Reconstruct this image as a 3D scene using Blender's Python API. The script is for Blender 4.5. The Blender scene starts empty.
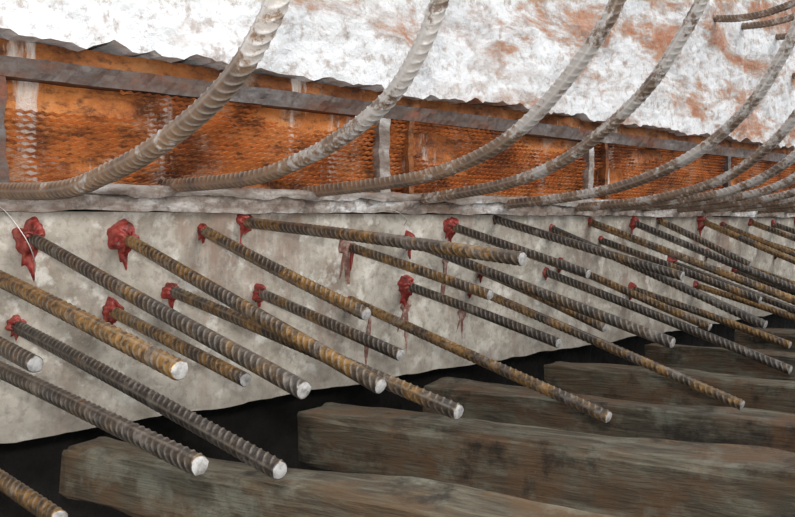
import bpy, math, random
import numpy as np
from mathutils import Vector, noise, Matrix
random.seed(4); np.random.seed(4)
ZC=1.2
S=bpy.context.scene
S.view_settings.view_transform='Standard'

# ---------------------------------------------------------------- materials
class NT:
    def __init__(s,name):
        s.m=bpy.data.materials.new(name); s.m.use_nodes=True
        s.t=s.m.node_tree; s.b=s.t.nodes['Principled BSDF']
        s.co=s.t.nodes.new('ShaderNodeTexCoord').outputs['Object']
    def n(s,t): return s.t.nodes.new(t)
    def l(s,a,b): s.t.links.new(a,b)
    def mapd(s,scale,rot=(0,0,0),loc=(0,0,0)):
        m=s.n('ShaderNodeMapping'); m.inputs['Scale'].default_value=scale; m.inputs['Rotation'].default_value=rot
        m.inputs['Location'].default_value=loc
        s.l(s.co,m.inputs[0]); return m.outputs[0]
    def noise(s,sc,det=6,rough=.6,scale=(1,1,1),loc=(0,0,0),dist=0):
        x=s.n('ShaderNodeTexNoise'); x.inputs['Scale'].default_value=sc; x.inputs['Detail'].default_value=det
        x.inputs['Roughness'].default_value=rough; x.inputs['Distortion'].default_value=dist
        s.l(s.mapd(scale,loc=loc),x.inputs['Vector']); return x.outputs['Fac']
    def ramp(s,fac,stops,interp='LINEAR'):
        r=s.n('ShaderNodeValToRGB'); s.l(fac,r.inputs[0]); e=r.color_ramp.elements
        r.color_ramp.interpolation=interp
        while len(e)<len(stops): e.new(.5)
        for i,(p,c) in enumerate(stops):
            e[i].position=p; e[i].color=(c if len(c)==4 else (*c,1)) if not isinstance(c,(int,float)) else (c,c,c,1)
        return r.outputs[0]
    def mix(s,fac,a,b,mode='MIX'):
        m=s.n('ShaderNodeMix'); m.data_type='RGBA'; m.blend_type=mode
        for i,v in ((0,fac),(6,a),(7,b)):
            if hasattr(v,'is_linked'): s.l(v,m.inputs[i])
            else: m.inputs[i].default_value=v if isinstance(v,(int,float)) else (*v,1)
        return m.outputs[2]
    def math(s,op,a,b=0,c=None):
        m=s.n('ShaderNodeMath'); m.operation=op
        for i,v in enumerate((a,b) if c is None else (a,b,c)):
            if hasattr(v,'is_linked'): s.l(v,m.inputs[i])
            else: m.inputs[i].default_value=v
        return m.outputs[0]
    def attr(s,name):
        x=s.n('ShaderNodeAttribute'); x.attribute_name=name; return x.outputs['Fac']
    def sep(s):
        x=s.n('ShaderNodeSeparateXYZ'); s.l(s.co,x.inputs[0]); return x.outputs
    def fin(s,col,rough=.8,metal=0,bump=None,bs=.3,bd=.01):
        if hasattr(col,'is_linked'): s.l(col,s.b.inputs['Base Color'])
        else: s.b.inputs['Base Color'].default_value=(*col,1)
        for k,v in (('Roughness',rough),('Metallic',metal)):
            if hasattr(v,'is_linked'): s.l(v,s.b.inputs[k])
            else: s.b.inputs[k].default_value=v
        if bump is not None:
            b=s.n('ShaderNodeBump'); b.inputs['Strength'].default_value=bs; b.inputs['Distance'].default_value=bd
            s.l(bump,b.inputs['Height']); s.l(b.outputs[0],s.b.inputs['Normal'])
        return s.m

def m_wall():
    t=NT('wall_concrete')
    big=t.noise(1.6,5,.6); fine=t.noise(40,5,.7); mid=t.noise(7,6,.65)
    c=t.ramp(big,[(.3,(.37,.33,.275)),(.55,(.50,.46,.395)),(.75,(.60,.56,.49))])
    c=t.mix(t.ramp(mid,[(.38,.75),(.56,0)]),c,(.23,.19,.145))
    streak=t.noise(6,5,.65,scale=(1,1,.2),loc=(3,0,1))
    c=t.mix(t.ramp(streak,[(.53,0),(.64,.6)]),c,(.23,.125,.085))
    c=t.mix(t.ramp(fine,[(.38,.5),(.5,0)]),c,(.2,.17,.14))
    w=t.noise(11,5,.65,loc=(9,2,2)); c=t.mix(t.ramp(w,[(.54,0),(.63,.65)]),c,(.72,.69,.63))
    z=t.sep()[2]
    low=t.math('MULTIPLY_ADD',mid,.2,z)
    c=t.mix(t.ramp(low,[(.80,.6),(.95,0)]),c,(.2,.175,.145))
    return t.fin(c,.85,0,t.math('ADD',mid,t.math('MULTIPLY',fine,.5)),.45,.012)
def m_white():
    t=NT('limewashed_concrete')
    n1=t.noise(3.0,9,.7,scale=(.55,1,1.5),loc=(1.3,0,.4),dist=.3); n2=t.noise(22,7,.7); n3=t.noise(70,4,.7)
    # the coating is complete towards the near bay and wears thin further along the slab
    wear=t.math('MULTIPLY',t.math('MINIMUM',t.math('SUBTRACT',t.sep()[0],2.3),.7),-.045)
    n1=t.math('ADD',n1,wear)
    c=t.ramp(n1,[(.36,(.42,.17,.09)),(.42,(.52,.29,.19)),(.45,(.60,.52,.48)),(.495,(.84,.84,.85)),(.7,(.93,.95,.97))])
    c=t.mix(t.ramp(n2,[(.37,.75),(.48,0)]),c,(.44,.35,.30))
    n4=t.noise(9,7,.72,scale=(.4,1,1.2),loc=(5,0,2)); c=t.mix(t.ramp(n4,[(.53,0),(.63,.5)]),c,(.55,.47,.43))
    return t.fin(c,.75,0,t.math('ADD',n2,t.math('MULTIPLY',n3,.5)),.7,.018)
def m_ledge():
    t=NT('ledge_concrete')
    n1=t.noise(6,8,.7,scale=(.5,1,2)); n2=t.noise(30,6,.7)
    c=t.ramp(n1,[(.38,(.13,.085,.06)),(.48,(.24,.195,.165)),(.57,(.40,.36,.33)),(.66,(.72,.72,.72))])
    c=t.mix(t.ramp(n2,[(.38,.75),(.5,0)]),c,(.15,.10,.075))
    return t.fin(c,.8,0,n2,.6,.012)
def m_rust(name,dark=0):
    t=NT(name)
    n1=t.noise(4.5,8,.7,scale=(.8,1,1.3)); n2=t.noise(24,6,.7,scale=(.6,1,1.2)); n3=t.noise(110,4,.7)
    k={0:1,1:.7,2:.42}[dark]
    c=t.ramp(n1,[(.34,(.15*k,.045*k,.018*k)),(.43,(.44*k,.13*k,.03*k)),(.53,(.74*k,.25*k,.055*k)),(.70,(.88*k,.42*k,.16*k))])
    c=t.mix(t.ramp(n2,[(.38,.85),(.50,0)]),c,(.12*k,.04*k,.018*k))
    c=t.mix(t.ramp(t.noise(8,7,.72,loc=(4,4,4)),[(.55,0),(.66,.75)]),c,(.70*k,.49*k,.35*k))
    c=t.mix(t.ramp(t.noise(9,6,.7,scale=(1,1,.15),loc=(2,1,4)),[(.59,0),(.66,.8)]),c,(.66,.60,.54))
    c=t.mix(t.ramp(n3,[(.55,0),(.7,.5)]),c,(.78*k,.33*k,.09*k))
    return t.fin(c,.85,0.0,t.math('ADD',n2,n3),.7,.008)
def m_angle():
    t=NT('weathered_steel')
    n1=t.noise(6,7,.65,scale=(.5,1,1.5)); n2=t.noise(40,5,.7)
    c=t.ramp(n1,[(.36,(.20,.06,.025)),(.47,(.10,.065,.05)),(.58,(.13,.115,.11)),(.72,(.36,.33,.31))])
    c=t.mix(t.ramp(n2,[(.4,.6),(.55,0)]),c,(.07,.035,.025))
    return t.fin(c,.6,.2,n2,.5,.006)
def m_bar():
    t=NT('ribbed_steel')
    oi=t.n('ShaderNodeObjectInfo').outputs['Random']
    n1=t.noise(11,6,.7); n2=t.noise(60,5,.7); rib=t.attr('rib')
    n1=t.math('ADD',n1,t.math('MULTIPLY_ADD',oi,.26,-.17))
    c=t.ramp(n1,[(.36,(.07,.063,.058)),(.47,(.12,.085,.055)),(.54,(.26,.14,.04)),(.66,(.42,.23,.07))])
    c=t.mix(t.ramp(n2,[(.40,.8),(.54,0)]),c,(.04,.031,.026))
    c=t.mix(t.math('MULTIPLY',rib,t.ramp(n2,[(.35,.25),(.6,.8)])),c,(.44,.38,.31))
    dust=t.noise(16,6,.7,loc=(2,7,1)); c=t.mix(t.ramp(dust,[(.55,0),(.68,.55)]),c,(.40,.355,.31))
    return t.fin(c,.36,.5,n2,.4,.003)
def m_hook():
    t=NT('limewash_crusted_steel')
    n1=t.noise(9,8,.72); n2=t.noise(50,5,.7); rib=t.attr('rib')
    c=t.ramp(n1,[(.34,(.10,.07,.055)),(.46,(.20,.13,.085)),(.58,(.30,.18,.10)),(.7,(.40,.28,.19))])
    c=t.mix(t.math('MULTIPLY',rib,.65),c,(.46,.41,.36))
    f=t.math('ADD',t.attr('crust'),t.math('MULTIPLY',t.math('SUBTRACT',n1,.5),3.6))
    f=t.math('ADD',f,t.math('MULTIPLY',t.math('SUBTRACT',n2,.5),1.6))
    w=t.mix(rib,(.50,.47,.44),(.76,.74,.72))
    c=t.mix(t.ramp(f,[(.42,0),(.62,.85)]),c,w)
    return t.fin(c,.45,.15,n2,.6,.005)
def m_cut():
    t=NT('sawn_steel'); n=t.noise(80,4,.6)
    return t.fin(t.ramp(n,[(.38,(.20,.19,.18)),(.6,(.42,.41,.40))]),.6,.1)
def m_resin():
    t=NT('red_epoxy_resin'); n=t.noise(45,5,.6)
    return t.fin(t.ramp(n,[(.36,(.10,.018,.013)),(.5,(.30,.036,.028)),(.68,(.44,.11,.08))]),.4,0,n,.5,.006)
def m_stain():
    t=NT('resin_run'); n=t.noise(30,5,.7)
    return t.fin(t.ramp(n,[(.35,(.12,.05,.038)),(.5,(.22,.10,.075)),(.6,(.38,.29,.24))]),.8,0,n,.5,.004)
def m_wood(name,seed,tone=1.0,warm=0):
    t=NT(name)
    g=t.noise(5,9,.72,scale=(.7,5,5),loc=(seed,seed*2,0),dist=1.2)
    g2=t.noise(30,5,.7,scale=(.25,4,4),loc=(0,seed,3)); b=t.noise(3.2,8,.7,loc=(seed,1,seed))
    c=t.ramp(g,[(.32,(.08*tone,.062*tone,.042*tone)),(.45,(.20*tone,.165*tone,.112*tone)),(.58,(.34*tone,.30*tone,.21*tone)),(.74,(.52*tone,.48*tone,.37*tone))])
    c=t.mix(t.ramp(g2,[(.38,.45),(.48,0)]),c,(.06*tone,.045*tone,.032*tone))
    c=t.mix(t.ramp(b,[(.47,0),(.58,.75)]),c,((.26+warm*.08)*tone,(.15)*tone,(.07)*tone))
    c=t.mix(t.ramp(t.noise(6,7,.7,loc=(7,seed,2)),[(.54,0),(.64,.6)]),c,(.46*tone,.46*tone,.36*tone))
    c=t.mix(t.ramp(t.noise(5,7,.7,loc=(1,seed,9)),[(.53,0),(.63,.85)]),c,(.05*tone,.038*tone,.027*tone))
    return t.fin(c,.85,0,t.math('ADD',g,g2),.7,.014)
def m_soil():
    t=NT('shade_dark_soil'); n=t.noise(8,8,.7)  # soil coloured near-black to stand in for shade in the void below
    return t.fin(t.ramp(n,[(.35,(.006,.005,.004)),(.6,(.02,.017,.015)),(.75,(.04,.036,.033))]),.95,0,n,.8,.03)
def m_wire():
    t=NT('tie_wire_metal'); return t.fin((.6,.58,.55),.4,.5)
MW,MWH,ML,MR,MR2,MR3,MA,MB,MH,MC,MRE,MST,MSO,MWI=m_wall(),m_white(),m_ledge(),m_rust('rusty_lath'),m_rust('rust_backing',1),m_rust('dark_rusty_steel',2),m_angle(),m_bar(),m_hook(),m_cut(),m_resin(),m_stain(),m_soil(),m_wire()

# ---------------------------------------------------------------- mesh helpers
def mkobj(name,verts,faces,mats,mi=None,attrs=None,smooth=True,parent=None,loc=None):
    me=bpy.data.meshes.new(name)
    me.from_pydata([tuple(map(float,v)) for v in verts],[],faces)
    for m in mats: me.materials.append(m)
    if mi is not None: me.polygons.foreach_set('material_index',mi)
    me.polygons.foreach_set('use_smooth',[smooth]*len(me.polygons))
    for k,v in (attrs or {}).items():
        at=me.attributes.new(k,'FLOAT','POINT'); at.data.foreach_set('value',np.asarray(v,dtype=np.float32))
    me.update()
    ob=bpy.data.objects.new(name,me); S.collection.objects.link(ob)
    if parent: ob.parent=parent
    if loc: ob.location=loc
    return ob

def slab(name,x0,x1,y0,y1,z0,z1,mat,step,amp,freq=6,edge=0,ef=7):
    """block with a rough cast front (facing -Y); edge = raggedness of lower arris"""
    nx=max(2,int((x1-x0)/step)); nz=max(2,int((z1-z0)/step))
    V=[];Fc=[]
    for layer in (0,1):
        for i in range(nx+1):
            x=x0+(x1-x0)*i/nx
            for j in range(nz+1):
                z=z0+(z1-z0)*j/nz; y=y0 if layer==0 else y1
                fz=(1-j/nz)**8
                if edge: z+=fz*edge*(noise.fractal(Vector((x*ef,1.3,z0)),.8,2,6))
                if layer==0:
                    d=noise.fractal(Vector((x*freq,z*freq,z0)),.8,2,5)*amp
                    y+=d
                V.append((x,y,z))
    N=(nx+1)*(nz+1); idx=lambda l,i,j:l*N+i*(nz+1)+j
    for i in range(nx):
        for j in range(nz):
            Fc.append((idx(0,i,j),idx(0,i+1,j),idx(0,i+1,j+1),idx(0,i,j+1)))
            Fc.append((idx(1,i,j),idx(1,i,j+1),idx(1,i+1,j+1),idx(1,i+1,j)))
        Fc.append((idx(0,i,0),idx(1,i,0),idx(1,i+1,0),idx(0,i+1,0)))
        Fc.append((idx(0,i,nz),idx(0,i+1,nz),idx(1,i+1,nz),idx(1,i,nz)))
    for j in range(nz):
        Fc.append((idx(0,0,j),idx(0,0,j+1),idx(1,0,j+1),idx(1,0,j)))
        Fc.append((idx(0,nx,j),idx(1,nx,j),idx(1,nx,j+1),idx(0,nx,j+1)))
    return mkobj(name,V,Fc,[mat],smooth=False)

def catmull(pts,n=24):
    P=[np.array(p,float) for p in pts]; P=[2*P[0]-P[1]]+P+[2*P[-1]-P[-2]]
    out=[]
    for i in range(1,len(P)-2):
        for k in range(n):
            t=k/n; a,b,c,d=P[i-1:i+3]
            out.append(.5*((2*b)+(-a+c)*t+(2*a-5*b+4*c-d)*t*t+(-a+3*b-3*c+d)*t**3))
    out.append(P[-2]); return np.array(out)

def bar_mesh(path,r0,sp=.0175,seg=24,ds=.0022,ribh=.0017,roll=0):
    path=np.asarray(path,float)
    d=np.r_[0,np.cumsum(np.linalg.norm(np.diff(path,axis=0),axis=1))]
    n=int(d[-1]/ds)+1; L=np.linspace(0,d[-1],n)
    C=np.stack([np.interp(L,d,path[:,k]) for k in range(3)],1)
    T=np.gradient(C,axis=0); T/=np.linalg.norm(T,axis=1)[:,None]
    A=np.cross(T,np.array([1.,0,0])); A/=np.linalg.norm(A,axis=1)[:,None]; B=np.cross(T,A)
    th=np.linspace(0,2*np.pi,seg,endpoint=False)[None,:]; l=L[:,None]
    tr=th+roll
    s=np.sin(tr); side=np.where(s>0,1.,-1.)
    ph=((l+side*np.cos(tr)*r0*.85+(side>0)*sp*.5)/sp)%1.0
    pulse=np.clip(1.2-np.abs(ph-.5)/.17,0,1); pulse=pulse*pulse*(3-2*pulse)
    rib=pulse*np.clip(np.abs(s)*1.3-.1,0,1)
    lon=np.clip(1.3-(np.abs(s))/.15,0,1)*.6
    H=np.maximum(rib,lon)
    r=r0+ribh*H
    V=C[:,None,:]+r[:,:,None]*(np.cos(th)[:,:,None]*A[:,None,:]+np.sin(th)[:,:,None]*B[:,None,:])
    V=V.reshape(-1,3); Fc=[]
    for i in range(n-1):
        for j in range(seg):
            k=(j+1)%seg
            Fc.append((i*seg+j,i*seg+k,(i+1)*seg+k,(i+1)*seg+j))
    mi=[0]*len(Fc)
    V=list(map(tuple,V)); H=list(H.reshape(-1)); LL=list(np.repeat(L/L[-1],seg))
    for e,(base,sgn) in enumerate(((0,-1),((n-1)*seg,1))):
        c=C[0] if e==0 else C[-1]; t=T[0] if e==0 else T[-1]
        rg=[]
        for j in range(seg):
            q=np.array(V[base+j]); q=c+(q-c)*.9+t*sgn*.0015
            V.append(tuple(q)); H.append(.2); LL.append(e*1.0); rg.append(len(V)-1)
        V.append(tuple(c+t*sgn*.001)); H.append(0); LL.append(e*1.0); ci=len(V)-1
        for j in range(seg):
            k=(j+1)%seg
            q=(base+j,base+k,rg[k],rg[j]); tri=(rg[j],rg[k],ci)
            if e==0: q=q[::-1]; tri=tri[::-1]
            Fc.append(q); mi.append(0); Fc.append(tri); mi.append(1)
    return V,Fc,mi,H,LL

def resin_blob(cx,cz,R,h,drip,seed,mat_i,V,Fc,mi,H,y0=0.0,nr=9,na=56):
    b=len(V)
    V.append((cx,y0-h,cz)); H.append(0)
    for a_ in range(na):
        th=2*math.pi*a_/na
        n=noise.fractal(Vector((math.cos(th)*.9+seed*3.1,math.sin(th)*.9,seed)),1,2,2)+.18*noise.noise(Vector((math.cos(th)*4,math.sin(th)*4,seed)))
        rr=R*(1+.55*n)
        d1=th-(4.71+.12*math.sin(seed)); d2=th-(4.45-.2*math.cos(seed*2))
        rr+=drip*math.exp(-(d1/.13)**2)+drip*.55*math.exp(-(d2/.10)**2)
        for k in range(1,nr+1):
            q=k/nr
            yy=y0-h*math.sqrt(max(0,1-q**2))*(1+.5*noise.noise(Vector((cx*50+q*3,th*1.5,seed)))) + (.004 if k==nr else 0)
            if rr*q>R: yy=max(yy,y0-.006)
            V.append((cx+rr*q*math.cos(th),yy,cz+rr*q*math.sin(th))); H.append(0)
    for a_ in range(na):
        c=(a_+1)%na
        Fc.append((b,b+1+a_*nr,b+1+c*nr)); mi.append(mat_i)
        for k in range(nr-1):
            Fc.append((b+1+a_*nr+k,b+2+a_*nr+k,b+2+c*nr+k,b+1+c*nr+k)); mi.append(mat_i)

# ---------------------------------------------------------------- dowels  (x on wall, z at wall, y tip, z tip, resin radius, drip, resin h)
DOW=[(0.836,1.168,-1.011,0.948,.036,.08,.04),(1.068,1.165,-0.932,0.914,.036,.06,.04),(1.299,1.179,-0.642,1.002,.019,.02,.02),
(1.426,1.200,-0.963,1.127,.027,.05,.03),(1.825,1.121,-0.548,1.008,.016,.04,.012),(2.270,1.187,-0.554,1.046,.030,.04,.03),
(2.068,1.142,-0.940,0.896,.024,.05,.03),(2.509,1.211,-0.729,1.037,.016,.0,.01),(2.853,1.173,-0.835,0.870,.018,0,.01),
(2.054,0.996,-0.603,0.865,.032,.05,.035),(1.817,0.961,-0.916,0.743,.016,.03,.01),(2.374,0.973,-0.982,0.701,.018,.03,.02),
(2.810,1.009,-0.934,0.741,.018,.02,.02),(1.199,1.025,-0.997,0.859,.024,.03,.03),(1.475,1.004,-0.567,0.888,.024,.02,.03),
(1.034,0.984,-0.573,0.884,.028,.03,.035),(0.646,1.140,-0.978,0.996,.03,.03,.02),(0.599,1.032,-0.606,0.967,.03,.03,.02),
(0.802,.965,-.996,.830,.024,.02,.03),(.642,.941,-1.033,.875,.03,.03,.03),(.575,.789,-.744,.749,.03,.03,.02),
(3.111,1.200,-.907,.905,.018,0,.02),(3.430,1.200,-.841,.897,.025,.03,.03),(3.648,1.209,-.423,1.022,.018,0,.02),
(4.038,1.209,-.600,.971,.035,.05,.03),(4.265,1.185,-.645,.942,.018,0,.02),(4.578,1.200,-.539,1.009,.02,0,.02),
(2.427,1.030,-.513,.868,.018,.03,.02),(2.906,1.044,-.621,.841,.018,.03,.02),(3.185,1.126,-.671,.920,.018,0,.02),
(3.759,1.017,-.724,.788,.03,.04,.03),(4.415,.956,-.642,.751,.022,.02,.02),(3.419,.915,-.685,.736,.025,.03,.03),
(4.85,1.19,-.65,.98,.022,.02,.02),(5.15,1.205,-.6,1.03,.022,0,.02),(5.5,1.19,-.7,.96,.022,0,.02),(4.9,1.03,-.6,.84,.022,.02,.02),
(5.3,1.02,-.62,.85,.022,.02,.02),(4.1,1.05,-.7,.83,.022,.02,.02),(4.0,.90,-.62,.74,.022,.02,.02),(4.7,1.10,-.72,.90,.022,0,.02)]
for i,(x,z0,y1,z1,R,dr,h) in enumerate(DOW):
    sl=(z1-z0)/(y1)
    p0=(x,.012,z0+sl*.012); p1=(x,y1,z1)
    sag=random.uniform(-.004,.004)
    mid=(x,(p0[1]+p1[1])/2,(p0[2]+p1[2])/2+sag)
    V,Fc,mi,H,_=bar_mesh(catmull([p0,mid,p1],20),.0140,roll=random.uniform(0,3.1))
    resin_blob(x,z0,R,h,dr,i+1,2,V,Fc,mi,H)
    mkobj('steel_rebar_dowel',V,Fc,[MB,MC,MRE],mi,{'rib':H})

# long resin / grout runs on the wall under some holes
runs=[(1.80,1.13,.026,.16),(2.06,.93,.024,.14),(1.90,.92,.018,.12),(2.25,1.08,.022,.12),(2.33,.88,.022,.1)]
V=[];Fc=[];mi=[];H=[]
for k,(x,z,R,dr) in enumerate(runs): resin_blob(x,z,R,.005,dr,k+40,0,V,Fc,mi,H)
mkobj('grout_run_stain',V,Fc,[MST],mi)

# ---------------------------------------------------------------- hooked bars
B7=[(0,1261),(-364,1289),(-606,1343),(-790,1467),(-957,1671)]
B8=[(0,1257),(-290,1280),(-552,1325),(-752,1430),(-880,1600)]
CUR=[(.731,[(0,1270),(-410,1260),(-611,1286),(-749,1315),(-898,1363),(-991,1407),(-1046,1448),(-1092,1495),(-1129,1565)]),
(1.196,[(0,1292),(-362,1300),(-546,1332),(-692,1375),(-823,1438),(-903,1516),(-953,1598),(-989,1697)]),
(1.654,[(0,1287),(-346,1305),(-526,1325),(-688,1370),(-806,1432),(-914,1521),(-1002,1615),(-1042,1681),(-1094,1772)]),
(2.099,[(0,1271),(-356,1310),(-572,1368),(-733,1459),(-851,1553),(-933,1656),(-991,1745),(-1060,1876)]),
(2.537,[(0,1261),(-342,1290),(-566,1333),(-767,1415),(-918,1535),(-1001,1653),(-1055,1755),(-1118,1905)]),
(2.971,[(0,1255),(-351,1281),(-619,1345),(-790,1455),(-886,1561),(-1006,1737),(-1089,1938)]),
(3.25,B8),(3.494,B7),(3.78,B8),(4.037,B8),(4.32,B7),(4.60,B8),(4.95,B7),(5.3,B8),
(4.061,[(0,2168),(-172,2141),(-333,2150),(-464,2198),(-647,2391)]),
(4.375,[(0,2173),(-200,2166),(-364,2206),(-539,2347)]),(4.75,[(0,2173),(-200,2166),(-364,2206),(-539,2347)]),
(5.0,[(0,2000),(-200,1990),(-364,2030),(-539,2180)])]
for i,(x,pts) in enumerate(CUR):
    P=[(x,.012,pts[0][1]/1000)]+[(x,y/1000,z/1000) for y,z in pts]
    a_,b_=np.array(P[-2]),np.array(P[-1]); dr=(b_-a_)/np.linalg.norm(b_-a_); dr=dr+np.array([0,.1,.25]); dr/=np.linalg.norm(dr)
    P.append(tuple(b_+dr*.25))
    V,Fc,mi,H,LL=bar_mesh(catmull(P,16),.0160,sp=.019,roll=random.uniform(-.4,.4)+1.2,ribh=.0020)
    LL=np.array(LL)
    lo,hi=(.05,.66) if i<3 else (.36,.70)
    if i==1: hi=.85
    st=.5 if i==0 else .35
    crust=lo+(hi-lo)*np.clip((LL-st)/.3,0,1)
    mkobj('hooked_starter_bar',V,Fc,[MH,MC],mi,{'rib':H,'crust':crust})

# ---------------------------------------------------------------- wall, ledge, lath band, white concrete
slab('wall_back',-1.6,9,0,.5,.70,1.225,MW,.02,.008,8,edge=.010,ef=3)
slab('added_earth_bank',-1.9,9.3,.5,1.2,.22,.699,MSO,.05,.03,5)  # added bank closing the gap under the wall, its shade put into the colour
slab('concrete_ledge',-1.6,9,-.03,.5,1.226,1.287,ML,.012,.014,14,edge=.006)
slab('lath_backing_panel',-1.6,9,.035,.5,1.288,1.525,MR2,.03,.012,10)
slab('steel_edge_channel',-1.6,9,-.008,.5,1.526,1.572,MA,.015,.010,12)
slab('rusty_formwork_strip',-1.6,9,.005,.5,1.573,1.611,MR3,.02,.014,10)
slab('limewashed_concrete_slab',-1.6,9,-.045,.5,1.612,3.2,MWH,.018,.024,5,edge=.02,ef=12)

# expanded metal lath: zig-zag strands forming diamonds
V=[];Fc=[]
cell=.026; rows=17; zA,zB=1.292,1.522; dz=(zB-zA)/rows
nx=int(8.5/(cell/2))
for k in range(rows+1):
    zc=zA+dz*k; st=len(V)
    for i in range(nx+1):
        x=-1.4+i*cell/2
        up=((i+k)%2)*2-1
        wobz=noise.noise(Vector((x*3,k*.4,0)))*.005; wy=noise.noise(Vector((x*2.2,k*.25,5)))*.014
        zz=zc+up*dz*.15+wobz
        tw=.0032
        V.append((x,.014+wy-.003*up,zz-tw)); V.append((x,.004+wy-.003*up,zz+tw*.9))
        V.append((x,.014+wy-.003*up,zz+tw*1.2))
    for i in range(nx):
        hx=-1.4+i*cell/2
        if noise.noise(Vector((hx*2.5,zc*9,3)))>.30: continue
        q=st+3*i
        Fc.append((q,q+3,q+4,q+1)); Fc.append((q+1,q+4,q+5,q+2))
mkobj('expanded_metal_lath',V,Fc,[MR],smooth=False)

def stud(x,w,mat):
    V=[];F=[]
    nz=16
    prof=[(0,.02),(0,-.012),(w,-.012),(w,.02),(w-.006,.02),(w-.006,-.005),(.006,-.005),(.006,.02)]
    for j in range(nz+1):
        z=1.288+(1.525-1.288)*j/nz
        for (a_,b_) in prof:
            V.append((x+a_+noise.noise(Vector((z*20,x,a_)))*.012,b_+noise.noise(Vector((z*17,x,b_*40)))*.005,z))
    n=len(prof)
    for j in range(nz):
        for i in range(n):
            k=(i+1)%n; F.append((j*n+i,j*n+k,(j+1)*n+k,(j+1)*n+i))
    F.append(tuple(range(n))[::-1]); F.append(tuple(range(nz*n,nz*n+n)))
    mkobj('channel_stud',V,F,[mat],smooth=False)
stud(.762,.026,MA); stud(1.93,.045,ML); stud(2.06,.022,MR3); stud(3.08,.035,ML); stud(3.2,.02,MR3); stud(4.3,.03,MA); stud(-.3,.03,MA)

# ragged laitance drooping over ledge nosing
V=[];F=[]
n=260
for i in range(n+1):
    x=.9+i*2.6/n
    w=.010+.02*max(0,noise.fractal(Vector((x*5,0,0)),1,2,4)+.35)
    for k,(yy,zz) in enumerate(((.02,1.292),(-.036,1.2915),(-.046,1.283),(-.046,1.283-w*.6),(-.043,1.283-w))):
        V.append((x,yy+noise.noise(Vector((x*15,k,2)))*.006,zz+noise.noise(Vector((x*12,k,7)))*.004))
for i in range(n):
    for k in range(4):
        a_=i*5+k; F.append((a_,a_+5,a_+6,a_+1))
mkobj('laitance_crust',V,F,[ML])

# ---------------------------------------------------------------- timbers
def timber(x,y,z,L,w,h,ang,seed,mat,name='timber_sleeper'):
    V=[];F=[]; na=40; n=int(L/.02)
    prof=[]
    for k in range(na):
        th=2*math.pi*(k+.5)/na; c,s_=math.cos(th),math.sin(th); e=.16
        prof.append((math.copysign(abs(c)**e,c)*w/2,math.copysign(abs(s_)**e,s_)*h/2))
    for i in range(n+1):
        xx=L*i/n; sh=.95 if i in(0,n) else 1
        for k,(b_,c_) in enumerate(prof):
            q=noise.fractal(Vector((xx*2+seed*5,b_*22,c_*22)),1,2,4)*.016
            V.append((xx,b_*sh*(1+q/(w/2)),c_*sh*(1+q/(h/2))-.5*h))
    for i in range(n):
        for k in range(na):
            m=(k+1)%na; F.append((i*na+k,(i+1)*na+k,(i+1)*na+m,i*na+m))
    F.append(tuple(range(na))); F.append(tuple(range(n*na,n*na+na))[::-1])
    ob=mkobj(name,V,F,[mat],smooth=False)
    ob.location=(x,y,z); ob.rotation_euler=(0,0,ang)
    return ob
W=[m_wood('weathered_timber_a',1,.60),m_wood('weathered_timber_b',5,.52,.3),m_wood('weathered_timber_c',9,.46,.6)]
ang=math.radians(-74)
TB=[(.93,-.06,.690,.13,.125,0,.01),(1.62,-.06,.672,.15,.165,1,.0),(2.16,-.02,.668,.13,.12,2,-.03),(2.82,-.02,.660,.15,.12,1,.03),(3.55,-.02,.668,.15,.11,2,-.02),(4.4,-.02,.66,.15,.11,2,.03)]
for i,(x,y,z,w,h,m,da) in enumerate(TB):
    timber(x,y,z,2.5,w,h,ang+da,i+1,W[m])
V=[];F=[]
nx,ny=110,70
for i in range(nx+1):
    for j in range(ny+1):
        x=-2+11.5*i/nx; y=-4.5+6*j/ny
        V.append((x,y,.24+noise.fractal(Vector((x*2.5,y*2.5,0)),.9,2,6)*.07))
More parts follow.
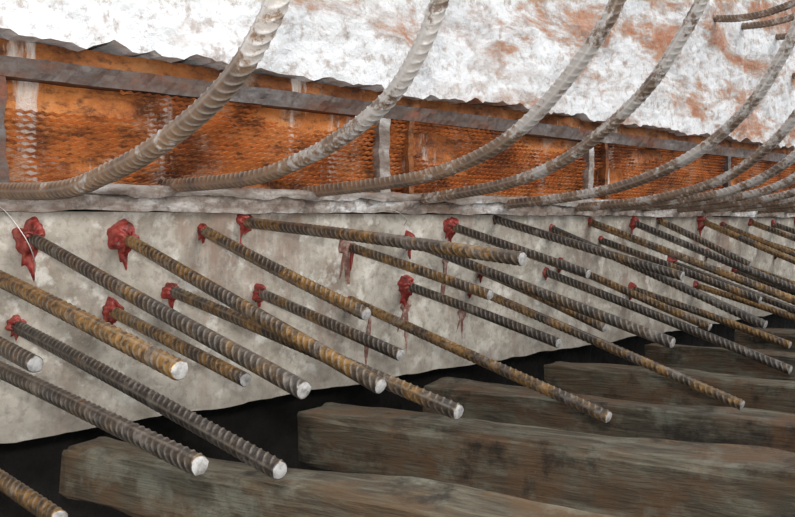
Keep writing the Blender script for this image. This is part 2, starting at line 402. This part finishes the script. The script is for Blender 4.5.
for i in range(nx):
    for j in range(ny):
        a_=i*(ny+1)+j; F.append((a_,a_+ny+1,a_+ny+2,a_+1))
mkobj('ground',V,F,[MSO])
for (bx,by) in ((-.2,-.35),(-.2,-1.9)):
    timber(bx,by,.495,6.2,.2,.26,0,by*3,W[2],'bearer_timber')

def wire(pts,r=.0012):
    C=catmull(pts,10); V=[];F=[];n=6
    for i,c in enumerate(C):
        for k in range(n):
            t=2*math.pi*k/n; V.append((c[0]+r*math.cos(t),c[1]+r*math.sin(t)*.7,c[2]+r*math.sin(t)*.7))
    for i in range(len(C)-1):
        for k in range(n):
            m=(k+1)%n; F.append((i*n+k,i*n+m,(i+1)*n+m,(i+1)*n+k))
    mkobj('tie_wire',V,F,[MWI])
wire([(.70,-.04,1.26),(.74,-.10,1.23),(.775,-.13,1.17),(.80,-.12,1.12),(.83,-.05,1.09)])
wire([(1.9,-.035,1.24),(1.93,-.08,1.235),(1.97,-.09,1.21),(2.0,-.05,1.19)])

# ---------------------------------------------------------------- light + camera
w=bpy.data.worlds.new('World'); S.world=w; w.use_nodes=True
bg=w.node_tree.nodes['Background']; bg.inputs[0].default_value=(.90,.95,1,1); bg.inputs[1].default_value=.78
sun=bpy.data.lights.new('sun','SUN'); sun.energy=2.1; sun.angle=math.radians(35); sun.color=(1,.97,.93)
so=bpy.data.objects.new('sun',sun); S.collection.objects.link(so)
so.rotation_euler=Vector((-.35,.8,-.5)).to_track_quat('-Z','Y').to_euler()
fl=bpy.data.lights.new('camera_flash','AREA'); fl.energy=22; fl.size=.06; fl.color=(1,.98,.95)
fo=bpy.data.objects.new('camera_flash',fl); S.collection.objects.link(fo)
fo.location=(-.04,-2.1,ZC+.12); fo.rotation_euler=(math.radians(90-2),0,math.radians(45.7-90))
cam=bpy.data.cameras.new('camera'); cam.sensor_width=36; cam.lens=36*900/795
co=bpy.data.objects.new('camera',cam); S.collection.objects.link(co)
co.location=(0,-2.07,ZC); co.rotation_euler=(math.radians(90-2.32),0,math.radians(45.7-90))
cam.clip_start=.02
S.camera=co
